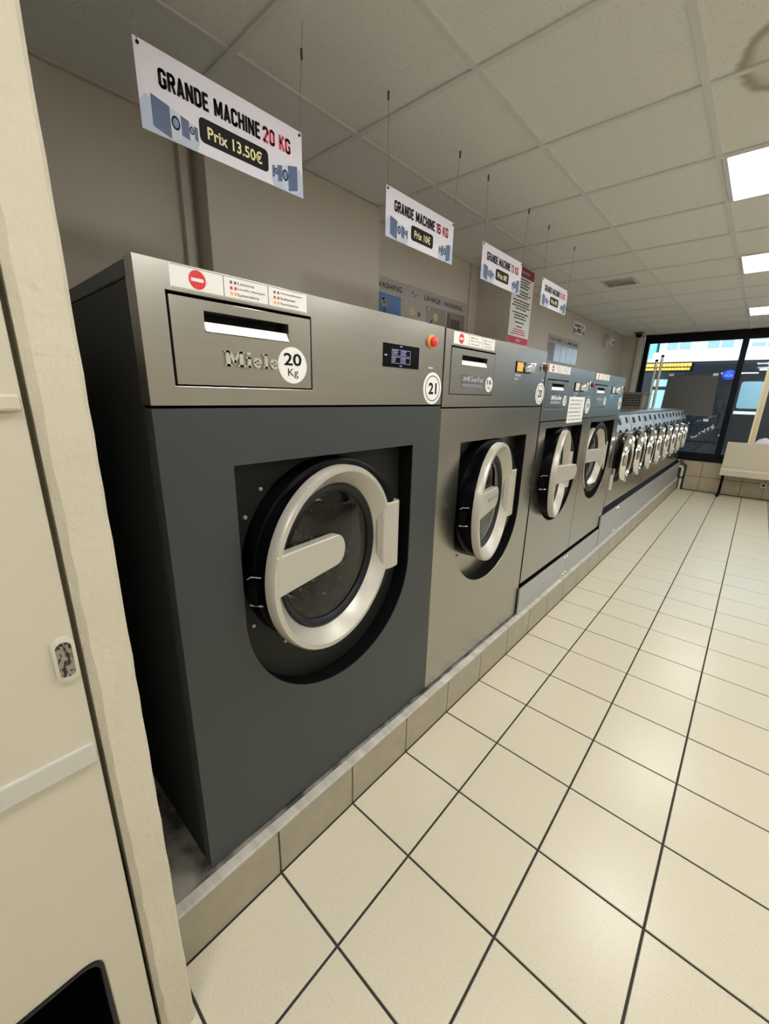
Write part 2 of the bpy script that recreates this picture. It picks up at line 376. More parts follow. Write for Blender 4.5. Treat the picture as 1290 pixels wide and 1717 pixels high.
# plinth: tiled front, pale edging, dusty concrete top
plinth = MB().box(XW, PX-.012, 0.165, YF-.03, 0, 0.18).build('trim_1', GROUTB); tag(plinth, 'low tiled plinth carrying the washing machines', kind='structure')
for j in range(-1, 27):
    y0, y1 = max(Y0+j*SY, 0.17), min(Y0+(j+1)*SY, YF-.03)
    if y1-y0 < .02: continue
    MB().box(PX-.012, PX, y0+.003, y1-.003, 0.002, 0.178).build('plinth_tile', PLINT, plinth, bevel=.0012, seg=1)
MB().box(PX-.03, PX+.002, 0.17, YF-.03, 0.1785, 0.190).build('edge_strip', TRIMW, plinth, bevel=.002)
MB().box(XW, PX-.03, 0.17, YF-.03, 0.1785, 0.187).build('concrete_top', CONC, plinth)

# walls
tag(MB().box(XW-.12, XW, YB, YF+.1, 0, ZC+.15).build('wall_left', WALL), kind='structure')
tag(MB().box(XR, XR+.12, YB, YF+.1, 0, ZC+.15).build('wall_right', WALL), kind='structure')
tag(MB().box(XW, XR, YB-.12, YB, 0, ZC+.15).build('wall_back', WALL), kind='structure')
# boxed-in duct on the left wall with its thin cover strip
duct = tag(MB().box(XW, -2.0, 1.03, 2.15, 0.19, ZC).build('trim_2', WALL, bevel=.004), 'boxed-in duct standing proud of the left wall', kind='structure')
MB().box(XW, XW+.035, 0.965, 1.0, 1.0, ZC).build('cover_strip', WALL, duct)
MB().box(XW, XW+.02, 3.44, 3.47, 1.0, ZC).build('cover_strip', WALL, duct)
pillar = tag(MB().box(XW, -1.804, 3.60, 4.02, 0.19, ZC).build('trim_3', WALL, bevel=.004), 'square plastered pillar with the rules board', kind='structure')
# far wall: solid strip on the left, tiled sill wall under the glass
SZ = 0.50
wf = MB().box(XW, -1.79, YF, YF+.12, 0, ZC+.15).box(-1.79, XR, YF+.012, YF+.12, 0, SZ).box(-1.79, XR, YF+.0, YF+.12, ZC, ZC+.15).build('wall_far', WALL)
tag(wf, kind='structure')
gb = MB().box(-.9, XR, YF+.004, YF+.012, 0, SZ).build('grout_bed', GROUTB, wf)
for k in range(-5, 12):
    x0 = -.555+k*.28
    if x0 < -1.0 or x0 > 2.4: continue
    for z0, z1 in ((0, .245), (.248, SZ)):
        MB().box(x0+.003, x0+.277, YF-.004, YF+.006, z0+.003, z1-.002).build('wall_tile', WALLT, wf, bevel=.001, seg=1)
MB().box(-.9, XR, YF-.006, YF+.02, SZ-.002, SZ+.012).build('sill_edge', PLINT, wf)
# white vertical conduit beside the window
tag(MB().box(-1.885, -1.795, YF-.06, YF, 0.2, 2.58).build('trim_4', PLASTW, bevel=.015), 'white vertical boxing beside the shop window', kind='structure')

# ceiling
ceil = tag(MB().box(XW-.1, XR+.1, YB-.1, YF+.1, ZC+.03, ZC+.12).build('ceiling', RAIL), kind='structure')
CX0, CY0, CP = -1.586, 0.944, 0.600
LAMPS = [(2, 3), (2, 6), (2, 10), (2, 0), (2, -3), (5, 3), (5, 6), (5, 10), (5, 0), (5, -3)]   # (column, row)
VENT = (0, 6)
def ctile(w_, h_):
    mb = MB().box(.006, w_-.006, .006, h_-.006, .004, .018)
    me = bpy.data.meshes.new('ceiling_tile'); bmesh.ops.recalc_face_normals(mb.bm, faces=mb.bm.faces); mb.bm.to_mesh(me); mb.bm.free(); me.materials.append(CEILT); return me
cm = {}
for i in range(-1, 8):
    x0, x1 = max(CX0+i*CP, XW), min(CX0+(i+1)*CP, XR)
    if x1-x0 < .03: continue
    for j in range(-5, 14):
        y0, y1 = max(CY0+j*CP, YB), min(CY0+(j+1)*CP, YF)
        if y1-y0 < .03 or (i, j) in LAMPS or (i, j) == VENT: continue
        k = (round(x1-x0, 3), round(y1-y0, 3))
        if k not in cm: cm[k] = ctile(*k)
        o = link('ceiling_tile', cm[k], None, ceil); o.location = (x0, y0, ZC)
for i in range(0, 8):
    x = CX0+i*CP
    if XW < x < XR: MB().box(x-.012, x+.012, YB, YF, ZC-.003, ZC+.005).build('ceiling_rail', RAIL, ceil)
for j in range(-4, 14):
    y = CY0+j*CP
    MB().box(XW, XR, y-.012, y+.012, ZC-.0035, ZC+.0045).build('ceiling_rail', RAIL, ceil)
MB().box(XW, XW+.02, YB, YF, ZC-.006, ZC+.004).build('ceiling_rail', WALL, ceil)

# shop window: black frame, two panes
def window(name, x0, x1, wl, wr):
    z0, z1 = SZ+.012, ZC
    zb, zt = .655, 2.465
    w_ = MB().box(x0, x1, YF-.01, YF+.07, z0, zb).box(x0, x1, YF-.01, YF+.07, zt, z1)
    w_.box(x0, x0+wl, YF-.01, YF+.07, zb, zt)
    if wr: w_.box(x1-wr, x1, YF-.01, YF+.07, zb, zt)
    o = tag(w_.build(name, FRAME, bevel=.003), kind='structure')
    MB().box(x0+wl, x1-wr, YF+.028, YF+.036, zb, zt).build('glass_pane', WGLASS, o)
    return o
win1 = window('window_1', -1.775, -.36, .075, .075)
MB().box(-1.70, -.435, YF+.015, YF+.045, .835, .847).build('glazing_bar', FRAME, win1)
win2 = window('window_2', -.36, XR, .0, .08)

# near left: painted post and the panel door beside it
DX = -.745
post = MB()
pts = [(DX-.012, .106), (DX, .116), (DX+.003, .1155), (DX+.003, .166), (DX-.002, .172), (DX-.06, .172), (DX-.06, .106)]
n = 60
rings = []
for k in range(n+1):
    z = ZC*k/n; jx = random.uniform(-.0007, .0007); jb = random.uniform(-.0018, .0018)
    rings.append([post.bm.verts.new((x+(jx if i in (3, 4) else 0), y+(jb if i in (1, 2) else 0)+(jx if i in (3, 4) else 0), z)) for i, (x, y) in enumerate(pts)])
for A, B in zip(rings, rings[1:]):
    for i in range(len(pts)): post.bm.faces.new((A[i], A[(i+1) % len(pts)], B[(i+1) % len(pts)], B[i]))
post.bm.faces.new(rings[0][::-1]); post.bm.faces.new(rings[-1])
tag(post.build('trim_5', POST), 'rough cream painted post at the left edge', kind='structure')
tag(MB().box(XW, DX-.06, .106, .165, 0, ZC).build('wall_near', WALL), kind='structure')
# door leaf with a rounded cut-out near the foot
lf = MB()
hy0, hy1, hz0, hz1, hr = -.42, .035, .02, .428, .03
cy, cz = (hy0+hy1)/2, (hz0+hz1)/2
of, cor = rect_fn(cy, cz, -.85, .0975, .004, 2.5)
hf0, cor2 = rect_fn(cy, cz, hy0, hy1, hz0, hz1)
def hf(a):
    t = hf0(a); y, z = t*math.cos(a), t*math.sin(a); hw, hh = (hy1-hy0)/2, (hz1-hz0)/2
    ay, az = abs(y), abs(z)
    if ay > hw-hr and az > hh-hr:      # round the corner: intersect with the corner circle
        c, s_ = abs(math.cos(a)), abs(math.sin(a)); px, pz = hw-hr, hh-hr
        b = c*px+s_*pz; t = b+math.sqrt(max(b*b-(px*px+pz*pz-hr*hr), 0))
    return t
lf.holed(cy, cz, of, hf, DX-.05, DX-.006, cor+cor2, n=220)
door = tag(lf.build('door_1', DOORM, bevel=.003), 'cream panel door at the left edge', kind='structure')
rim = MB().holed(cy, cz, lambda a: hf(a)+.001, lambda a: hf(a)-.007, DX-.05, DX-.003, cor2, n=220).build('rubber_edge', RUBBER, door)
MB().box(DX-.5, DX-.49, -.85, .100, .0, .6).box(DX-.5, DX-.051, -.85, -.84, 0, .6).box(DX-.5, DX-.051, .09, .100, 0, .6).box(DX-.5, DX-.051, -.85, .1, .59, .6).box(DX-.5, DX-.051, -.85, .1, 0, .01).build('dark_cavity', BLACKM, door)
MB().box(DX-.008, DX+.003, -.85, .0945, .868, .910).build('metal_strip', mat('dull metal strip', (.62, .62, .58), .35, .4), door, bevel=.004)
MB().box(DX-.008, DX+.004, -.85, .094, 1.467, 1.489).build('cross_rail', DOORM, door, bevel=.004)
def oval(y, z, hw, hh, n=28):
    return [(y+hw*math.cos(2*PI*k/n), z+(hh-hw)*(1 if math.sin(2*PI*k/n) >= 0 else -1)+hw*math.sin(2*PI*k/n)) for k in range(n)]
ho, hi_ = oval(.081, 1.080, .0155, .041), oval(.081, 1.080, .0105, .033)
fp = MB(); A = [fp.bm.verts.new((DX-.001, *p_)) for p_ in ho]; B = [fp.bm.verts.new((DX+.001, *p_)) for p_ in hi_]; C = [fp.bm.verts.new((DX-.0055, *p_)) for p_ in hi_]; D = [fp.bm.verts.new((DX-.0065, *p_)) for p_ in ho]
for i in range(len(A)):
    j = (i+1) % len(A)
    for P_, Q in ((D, A), (A, B), (B, C)): fp.bm.faces.new((P_[i], P_[j], Q[j], Q[i]))
fpo = fp.build('flush_pull', DOORM, door, smooth=True)
MB().prism(hi_, DX-.0062, DX-.0050).build('scuffed_plate', mat('scuffed plate', (.33, .30, .26), .5, noise=((160, 160, 90), .5, .56, (.03, .025, .02))), fpo)

# ================================================================ BIG WASHING MACHINES
XF = -.895
def star(R, top, cy, cz, hw=None):
    hw = hw or R
    def fn(a):
        c, s_ = math.cos(a), math.sin(a)
        if s_ <= 0: 
            return 1/math.sqrt((c/hw)**2+(s_/R)**2)
        t = 1e9
        if abs(c) > 1e-9: t = hw/abs(c)
        return min(t, top/s_)
    return fn, [0, PI, math.atan2(top, hw), math.atan2(top, -hw)]
def notice(root, y0, y1, z0, z1, x, detailed=True):
    n_ = MB().box(x-.001, x+.0006, y0, y1, z0, z1).build('notice_sticker', WHITE, root)
    n_['label'] = 'white strip with a red no-entry symbol'
    W, H = y1-y0, z1-z0; cz_ = (z0+z1)/2; cyy = y0+W*.165
    m = MB(); rr = H*.40
    for sgn in (1, -1):
        a0 = math.asin(.19); pp = [(cyy+rr*math.cos(a), cz_+sgn*rr*math.sin(a)) for a in [a0+(PI-2*a0)*k/14 for k in range(15)]]
        m.prism(pp, x+.0006, x+.0011)
    bar = .19*rr
    for s_ in (1, -1): m.box(x+.0006, x+.0011, cyy+s_*rr*.86-.12*rr, cyy+s_*rr*.86+.12*rr, cz_-bar, cz_+bar)
    m.build('no_entry_symbol', RED, n_)
    l = MB()
    for t in (.335, .665): l.box(x+.0006, x+.001, y0+W*t-.0005, y0+W*t+.0005, z0+.002, z1-.002)
    for z in (z0+.0015, z1-.002): l.box(x+.0006, x+.001, y0+.002, y1-.002, z-.0003, z+.0003)
    tag(l.build('printed_lines', INK, n_), kind='stuff')
    for c0, rows in ((.36, ('Lessive', 'Laundry detergent', 'Lavanderia')), (.69, ('Assouplissant', 'Softener', 'Suavizante'))):
        for k, t in enumerate(rows):
            zz = z1-H*(.27+.25*k); wid = min(.26, .015*len(t)+.05)*W
            text(t, y0+W*(c0+.075), y0+W*(c0+.075)+wid*.78, zz-H*.055, zz+H*.075, x+.0011, INK, n_)
            fl = MB().box(x+.0006, x+.0012, y0+W*(c0+.02), y0+W*(c0+.035), zz-H*.06, zz+H*.07)
            fl.box(x+.0006, x+.0012, y0+W*(c0+.05), y0+W*(c0+.065), zz-H*.06, zz+H*.07)
            fl.build('flag_print', (NAVY, RED, BTNY)[k], n_)
def badge(root, y, z, rad, txt, small=None, x=XF):
    b = MB().prism(disc(y, z, rad, 40), x-.001, x+.0008).build('number_sticker', WHITE, root); b['label'] = 'round white sticker reading '+txt+(' '+small if small else '')
    if small:
        text(txt, y-rad*.62, y+rad*.62, z-.02*rad, z+rad*.66, x+.0014, INK, b, .02)
        text(small, y-rad*.36, y+rad*.36, z-rad*.72, z-rad*.18, x+.0014, INK, b, .0)
    else:
        MB().lathe([(x+.0009, rad*.80), (x+.0013, rad*.80), (x+.0013, rad*.75), (x+.0009, rad*.75)], (0, y, z), 'x', 40).build('ring_print', INK, b)
        text(txt, y-rad*.45, y+rad*.45, z-rad*.36, z+rad*.36, x+.0014, INK, b, .03)
    return b

def machine(label, y0, W, zb, zt, zs, cy, cz, R, top, hy, R2, th, kind, fas, low, spec):
    """front loading laundromat machine; y0 near side, zs height of the seam under the fascia"""
    root = thing('washing_machine', label, 'washing machine', (XF, y0, zb), 'large washing machines')
    inv = Matrix.Translation((-XF, -y0, -zb))
    made = []
    y1 = y0+W-.004; y0 = y0+.002; XB = -1.95
    HX = XF-.075
    # casing: shell open to the front
    c = MB().box(XB, XF-.045, y0, y0+.012, zb, zt-.035).box(XB, XF-.045, y1-.012, y1, zb, zt-.035).box(XB, XB+.01, y0, y1, zb, zt-.035)
    c.box(XB, XF-.045, y0+.012, y1-.012, zb, zb+.02)
    made.append(c.build('casing', IRONS if kind == 'grey' else STEEL, root, bevel=.003))
    made.append(MB().box(XB, XF-.04, y0-.001, y1+.001, zt-.034, zt-.002).build('top_cover', IRON if kind == 'grey' else STEEL, root, bevel=.004))
    # fascia, with a hollow for the drawer
    d0, d1, dz0, dz1 = spec['drawer']; d0 += y0; d1 += y0
    dcy, dcz = (d0+d1)/2, (dz0+dz1)/2
    of, c1 = rect_fn(dcy, dcz, y0, y1, zs+.003, zt); hf_, c2 = rect_fn(dcy, dcz, d0, d1, dz0, dz1)
    fa = MB().holed(dcy, dcz, of, hf_, XF-.045, XF, c1+c2, n=40).build('fascia', fas, root, bevel=.002, seg=2); made.append(fa)
    made.append(MB().box(XF-.05, XF-.046, d0-.01, d1+.01, dz0-.01, dz1+.01).build('drawer_well', BLACKM, root))
    # drawer with recessed grip slot
    g = .004; s0, s1, sz0, sz1 = spec['slot']; s0 += y0; s1 += y0
    scy, scz = (s0+s1)/2, (sz0+sz1)/2
    of, c1 = rect_fn(scy, scz, d0+g, d1-g, dz0+g*.8, dz1-g*1.6); hf_, c2 = rect_fn(scy, scz, s0, s1, sz0, sz1)
    dr = MB().holed(scy, scz, of, hf_, XF-.03, XF+.001, c1+c2, n=40).build('detergent_drawer', fas, root, bevel=.002); made.append(dr)
    sl = MB().box(XF-.034, XF-.03, s0-.004, s1+.004, sz0-.004, sz1+.004).build('grip_well', BLACK, dr)
    zm = sz0+(sz1-sz0)*.50
    MB().prism([(XF-.007, zm), (XF+.003, sz0+.0008), (XF-.0295, sz0+.0008), (XF-.012, zm)], s0+.001, s1-.001, 'y').build('grip_lip', LIP, dr)
    a0, a1, az0, az1 = spec['name']; a0 += y0; a1 += y0
    if kind == 'grey': slab_name(a0, a1, az0, az1, XF+.001, XF+.006, SILVER, dr)
    else:
        h = (az1-az0)
        MB().box(XF+.001, XF+.0016, a0-.008, a1+.006, az0-.003, az1+.003).build('label_film', mat('blue grey film', (.16, .19, .25), .3, .4), dr)
        slab_name(a0, a1, az0+.46*h, az1, XF+.0016, XF+.004, WHITE if spec.get('whitename') else SILVER, dr)
        text('PROFESSIONAL', a0, a1, az0, az0+.30*h, XF+.0022, WHITE if spec.get('whitename') else SILVER, dr, .0)
    by, bz, br = spec['kg'][:3]; badge(root, y0+by, bz, br, spec['kg'][3], 'Kg', XF+.001)
    ny, nz, nr, nt_ = spec['num']; badge(root, y0+ny, nz, nr, nt_)
    q0, q1, qz0, qz1 = spec['notice']; notice(root, y0+q0, y0+q1, qz0, qz1, XF)
    # controls
    k0, k1, kz0, kz1 = spec['screen']; k0 += y0; k1 += y0
    if kind == 'grey':
        sc = MB().box(XF-.002, XF+.0015, k0, k1, kz0, kz1).build('control_screen', BLACK, root)
        l = MB(); W_, H_ = k1-k0, kz1-kz0
        for gy in (0.22, 0.49):
            for gz in (.18, .50):
                a_, b_, c_, d_ = k0+W_*gy, k0+W_*(gy+.25), kz0+H_*gz, kz0+H_*(gz+.28)
                t = .0011
                l.box(XF+.0015, XF+.002, a_, b_, c_, c_+t).box(XF+.0015, XF+.002, a_, b_, d_-t, d_).box(XF+.0015, XF+.002, a_, a_+t, c_, d_).box(XF+.0015, XF+.002, b_-t, b_, c_, d_)
                for q in range(3): l.box(XF+.0015, XF+.002, a_+.004, a_+.004+random.uniform(.012, .028), d_-.005-q*.005, d_-.003-q*.005)
        l.box(XF+.0015, XF+.002, k0+.005, k0+.017, (kz0+kz1)/2-.002, (kz0+kz1)/2+.002)
        l.box(XF+.0015, XF+.002, k0+W_*.44, k0+W_*.5, kz0+.004, kz0+.007).box(XF+.0015, XF+.002, k0+W_*.44, k0+W_*.5, kz1-.007, kz1-.004)
        tag(l.build('screen_icons', SCRW, sc), kind='stuff')
    else:
        wd = k1-k0
        sc = MB().box(XF-.001, XF+.004, k0, k1, kz0, kz1).build('control_panel', BLACK, root, bevel=.002)
        MB().box(XF+.004, XF+.005, k0+.006, k0+wd*.42, kz0+.005, kz1-.005).build('display', AMBER if spec.get('amber') else PLASTW, sc)
        MB().lathe([(0, .022), (.022, .020), (.026, .016), (.026, 0)], (XF+.004, k0+wd*.66, (kz0+kz1)/2), 'x', 24).build('selector_knob', CHROME, sc, smooth=True)
        MB().box(XF+.004, XF+.03, k0+wd*.82, k0+wd*.96, kz0+.002, kz1-.002).build('coin_slot', CHROME, sc, bevel=.004)
        text('PROFITRONIC', k0, k0+wd*.38, kz0-.018, kz0-.008, XF+.0008, WHITE, root)
        text('ECO 60', k0, k0+wd*.22, kz0-.034, kz0-.025, XF+.0008, WHITE, root)
    by, bz, br = spec['button']
    bt = MB().lathe([(0, br*1.35), (.004, br*1.3), (.005, 0)], (XF, y0+by, bz), 'x', 28).build('button_collar', BTNY if kind == 'grey' else CHROME, root, smooth=True)
    MB().lathe([(.0, br*.8), (.005, br*.85), (.007, br), (.012, br*.95), (.016, br*.6), (.017, 0)], (XF+.003, y0+by, bz), 'x', 28).build('stop_button', BTNR if kind == 'grey' else MAROON, bt, smooth=True)
    MB().box(XF, XF+.0012, y0+by-.01, y0+by+.012, nz+nr*1.22, nz+nr*1.28).build('small_marking', WHITE, root)
    # lower front panel with the door recess
    rf, c2 = star(R, top, cy, cz); of, c1 = rect_fn(cy, cz, y0, y1, zb+.006, zs-.003)
    depth = .062
    made.append(MB().holed(cy, cz, of, rf, XF-.004, XF, c1+c2, n=128).box(XF-.035, XF-.004, y0, y0+.003, zb+.006, zs-.003).box(XF-.035, XF-.004, y1-.003, y1, zb+.006, zs-.003).build('front_panel', low, root, bevel=.001, seg=1))
    made.append(MB().box(XF-.044, XF-.036, y0+.003, y1-.003, zs-.01, zs+.01).build('shadow_gap', BLACKM, root))
    # recess: black inner wall and sheet floor with a round opening
    dcx, dcy_, dcz_ = HX-.05, spec['doorc'][0], spec['doorc'][1]
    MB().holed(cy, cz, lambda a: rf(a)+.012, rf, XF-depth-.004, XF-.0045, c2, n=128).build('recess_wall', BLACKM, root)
    def circ(rr): 
        oy, oz = dcy_-cy, dcz_-cz
        def g_(a):
            b = oy*math.cos(a)+oz*math.sin(a); return b+math.sqrt(b*b-(oy*oy+oz*oz-rr*rr))
        return g_
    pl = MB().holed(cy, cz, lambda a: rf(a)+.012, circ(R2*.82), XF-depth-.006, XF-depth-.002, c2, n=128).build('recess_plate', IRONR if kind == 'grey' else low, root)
    for a, rr in ((2.35, R2*1.14), (-2.15, R2*1.12), (2.62, R2*1.13), (-2.6, R2*1.14)):
        MB().lathe([(0, .006), (.005, .005), (.006, 0)], (XF-depth-.002, dcy_+rr*math.cos(a), dcz_+rr*math.sin(a)), 'x', 12).build('bolt', SILVER, pl)
    MB().lathe([(XF-depth-.012, R2*1.06), (XF-.012, R2*1.045), (XF-.004, R2*1.0), (XF-.004, R2*.90), (XF-.06, R2*.80), (XF-.10, R2*.80)], (0, dcy_, dcz_), 'x', 72).build('door_collar', BLACK, root, smooth=True)
    MB().lathe([(XF-.07, R2*.80), (XF-.16, R2*.78), (XF-.17, R2*.95), (XF-.62, R2*.97), (XF-.64, R2*.9), (XF-.64, 0)], (0, dcy_, dcz_), 'x', 64).build('drum', DRUM, root, smooth=True)
    for k in range(3):
        a = .6+k*2*PI/3; c_, s_ = math.cos(a), math.sin(a); pp = []
        for rr, dd in ((.95, -.14), (.70, -.03), (.70, .03), (.95, .14)):
            pp.append((dcy_+R2*(rr*c_-dd*s_), dcz_+R2*(rr*s_+dd*c_)))
        MB().prism(pp, XF-.60, XF-.20).build('drum_rib', DRUM, root, bevel=.01)
    # door, local frame at the hinge
    d_ = .33*R2/.282; px = .062
    def lat(prof): return [(px+a, rr) for a, rr in prof]
    dr = MB().lathe(lat([(-.034, R2*.97), (-.030, R2*1.0), (-.008, R2*1.0), (0, R2*.985), (.001, R2*.935), (-.004, R2*.92), (-.040, R2*.80), (-.046, R2*.79)]), (0, -d_, 0), 'x', 96, close=True).build('door', SILVER, root, smooth=True)
    dr.location = (HX, y0+hy, dcz_); dr.rotation_euler = (0, 0, th)
    MB().lathe(lat([(-.033, R2*.965), (-.08, R2*.94), (-.115, R2*.85), (-.115, R2*.70), (-.053, R2*.70)]), (0, -d_, 0), 'x', 72, close=True).build('door_back', BLACK, dr, smooth=True)
    MB().lathe(lat([(-.0405, R2*.798), (-.036, R2*.77), (-.042, R2*.72), (-.052, R2*.70), (-.054, R2*.80)]), (0, -d_, 0), 'x', 72, close=True).build('gasket', RUBBER, dr, smooth=True)
    MB().lathe(lat([(-.048, R2*.705), (-.036, R2*.50), (-.032, R2*.25), (-.031, 0)]), (0, -d_, 0), 'x', 64).build('glass_window', GLASS, dr, smooth=True)
    MB().lathe(lat([(-.060, R2*.70), (-.13, R2*.62), (-.18, R2*.52), (-.20, R2*.35), (-.205, 0)]), (0, -d_, 0), 'x', 64).build('glass_bowl', BOWL, dr, smooth=True)
    zo, hh = .035*R2/.282, .053*R2/.282
    L0 = -d_-R2*.945; L1 = -d_-.03; pts = [(L0, zo-hh*1.05), (L1, zo-hh*.90)]
    for k in range(1, 10):
        a = -PI/2+PI*k/10; pts.append((L1+hh*.75*math.cos(a), zo+hh*.90*math.sin(a)))
    pts += [(L1, zo+hh*.90), (L0, zo+hh*1.05)]
    hd = MB().prism(pts, px-.030, px+.0015)
    sw_ = spec.get('swing', 0)
    if sw_: bmesh.ops.rotate(hd.bm, verts=hd.bm.verts, cent=(px, L0, 0), matrix=Matrix.Rotation(-sw_, 3, 'Z'))
    hd = hd.build('handle', SILVER, dr, bevel=.005, seg=3)
    if kind != 'grey' and not sw_: 
        slab = MB(); text_into(slab, 'Miele', -d_-R2*.6, -d_-.01, zo-.002, zo+.02, px+.0022, .01); slab.build('handle_mark', mat('grey print', (.3, .29, .26), .5), dr)
    # hinge cover block on the far side of the ring
    bh = .125*R2/.282; bz_ = -.006
    k0_, k1_ = -d_+R2*.80, -d_+R2*1.16
    mb = MB(); nn = 6
    prof = [(k0_, px-.03), (k0_+.01, px-.004), ((k0_+k1_)/2, px+.010), (k1_-.018, px+.012), (k1_, px+.002), (k1_, px-.05), (k0_+.03, px-.05)]
    mb.prism([(b, a) for a, b in prof], bz_-bh, bz_+bh, 'z')
    mb.build('hinge_cover', SILVER, dr, bevel=.005, seg=3)
    for a_, b_ in ((-.09, -.05), (.05, .09)): MB().box(-.02, px-.045, -.045, .0, a_, b_).build('hinge', BLACK, dr, bevel=.004)
    lt = MB().box(px-.085, px-.055, -d_-R2*1.03, -d_-R2*.93, -.05, .01).build('latch', BLACK, dr, bevel=.003)
    MB().tube([(px-.045, -d_-R2*.99, .03), (px-.070, -d_-R2*1.03, .03), (px-.080, -d_-R2*1.04, .022)], .0016, 6).build('latch_wire', SILVER, dr)
    MB().tube([(px-.045, -d_-R2*.99, -.05), (px-.080, -d_-R2*1.03, -.052)], .0022, 6).build('latch_wire', SILVER, dr)
    # every part is laid out in room coordinates: bring it into the machine's own frame
    for o in [k for k in bpy.data.objects if k.parent == root]:
        if o == dr: o.location = Vector(o.location)-Vector((XF, root.location.y, zb))
        else:
            o.data.transform(inv)
            for ch in [k for k in bpy.data.objects if k.parent == o]: ch.data.transform(inv)
    return root

machine('tall dark grey washing machine numbered 21 with 20 Kg drawer and red stop button', .306, 1.008, .197, 1.735, 1.465,
        .812, .915, .341, .415, .784, .282, math.radians(9.9), 'grey', STEEL, IRON,
        dict(drawer=(.052, .402, 1.507, 1.684), slot=(.124, .332, 1.617, 1.657), name=(.160, .296, 1.552, 1.584), kg=(.340, 1.564, .043, '20'),
             num=(.943, 1.524, .055, '21'), notice=(.063, .389, 1.690, 1.7335), screen=(.676, .855, 1.583, 1.652), button=(.925, 1.678, .017), doorc=(.80, 1.02)))
machine('all-steel washing machine numbered 20 beside the dark grey one, door ajar', 1.316, .958, .190, 1.733, 1.456,
        1.799, .930, .327, .385, .738, .281, math.radians(12), 'steel', STEEL, STEEL,
        dict(drawer=(.040, .384, 1.505, 1.680), slot=(.118, .316, 1.616, 1.652), name=(.130, .290, 1.535, 1.577), kg=(.346, 1.550, .031, '16'),
             num=(.914, 1.522, .055, '20'), notice=(.052, .368, 1.686, 1.7305), screen=(.592, .760, 1.614, 1.664), button=(.925, 1.655, .018), doorc=(1.79, 1.02), amber=True))
machine('steel washing machine numbered 19 with a paper note taped to it, door wide open', 2.288, .862, .385, 1.680, 1.373,
        2.712, 1.048, .328, .285, .645, .275, math.radians(11), 'steel', STEEL, STEEL,
        dict(drawer=(.030, .365, 1.443, 1.602), slot=(.100, .290, 1.545, 1.580), name=(.105, .265, 1.470, 1.515), kg=(.330, 1.487, .030, '13'), whitename=True,
             num=(.795, 1.454, .050, '19'), notice=(.030, .362, 1.636, 1.678), screen=(.480, .660, 1.545, 1.600), button=(.800, 1.592, .017), doorc=(2.70, 1.04), swing=math.radians(17)))
machine('steel washing machine numbered 18 next to the small washers, door shut', 3.152, .862, .385, 1.676, 1.373,
        3.560, 1.050, .328, .290, .665, .262, math.radians(.5), 'steel', STEEL, STEEL,
        dict(drawer=(.030, .365, 1.443, 1.602), slot=(.100, .290, 1.545, 1.580), name=(.105, .265, 1.470, 1.515), kg=(.330, 1.487, .030, '13'),
             num=(.795, 1.470, .050, '18'), notice=(.030, .362, 1.634, 1.674), screen=(.480, .660, 1.545, 1.600), button=(.820, 1.592, .017), doorc=(3.54, 1.055), swing=math.radians(10)))

# paper note taped on machine 19
pn = MB().box(XF+.0012, XF+.002, 2.700, 3.000, 1.352, 1.512).build('paper_note', WHITE)
tag(pn, 'white printed note taped on the machine numbered 19', 'note')
for k, t in enumerate(('MERCI DE NE PAS', 'SURCHARGER LES', 'MACHINES ET DE', 'BIEN FERMER LA', 'PORTE AVANT DE', 'METTRE EN MARCHE')):
    text(t, 2.725, 2.725+.016*len(t), 1.485-k*.024, 1.496-k*.024, XF+.0025, INK, pn)

# steel kick panels
def kick(y0, y1, z0, z1, label, lip=False):
    t = thing('kick_panel', label, 'panel', (-.878, y0, z0), 'steel kick panels')
    h = z1-z0; w_ = y1-y0
    MB().box(-.012, 0, .003, w_-.003, 0, h).build('sheet', STEELB, t, bevel=.002)
    for a in (.025, w_-.025):
        for zz in (.022, h-.022): MB().lathe([(0, .006), (.003, .005), (.0035, 0)], (0, a, zz), 'x', 10).build('screw', CHROME, t)
    if lip: MB().prism([(0, h), (-.01, h+.012), (-.10, h+.06), (-.10, h)], .0, w_, 'y').build('sloping_lip', RUBBER, t)
kick(2.262, 3.078, .191, .366, 'nearest and lowest steel kick panel, right after the all-steel machine')
kick(3.080, 3.935, .191, .366, 'second low steel kick panel, before the taller ones begin')
ks = [3.95, 4.53, 5.15, 6.3, 7.5, 8.80]
kn = ['nearest taller kick panel under the small washers', 'second taller kick panel under the small washers', 'third taller kick panel under the small washers', 'fourth taller kick panel, middle of the washer row', 'farthest kick panel, ending by the window wall']
for a, b_, l_ in zip(ks, ks[1:], kn): kick(a, b_, .191, .480, l_)
base = MB().box(-1.9, -.91, 2.30, 4.0, .192, .376).build('machine_base', BLACKM); tag(base, 'black base frame under the machines numbered 19 and 18', 'base')
base2 = MB().prism([(-.893, .191), (-.893, .47), (-.93, .545), (-1.70, .545), (-1.70, .191)], 4.03, 8.78, 'y').build('machine_base', BLACKM); tag(base2, 'long dark base carrying the row of small washers', 'base')

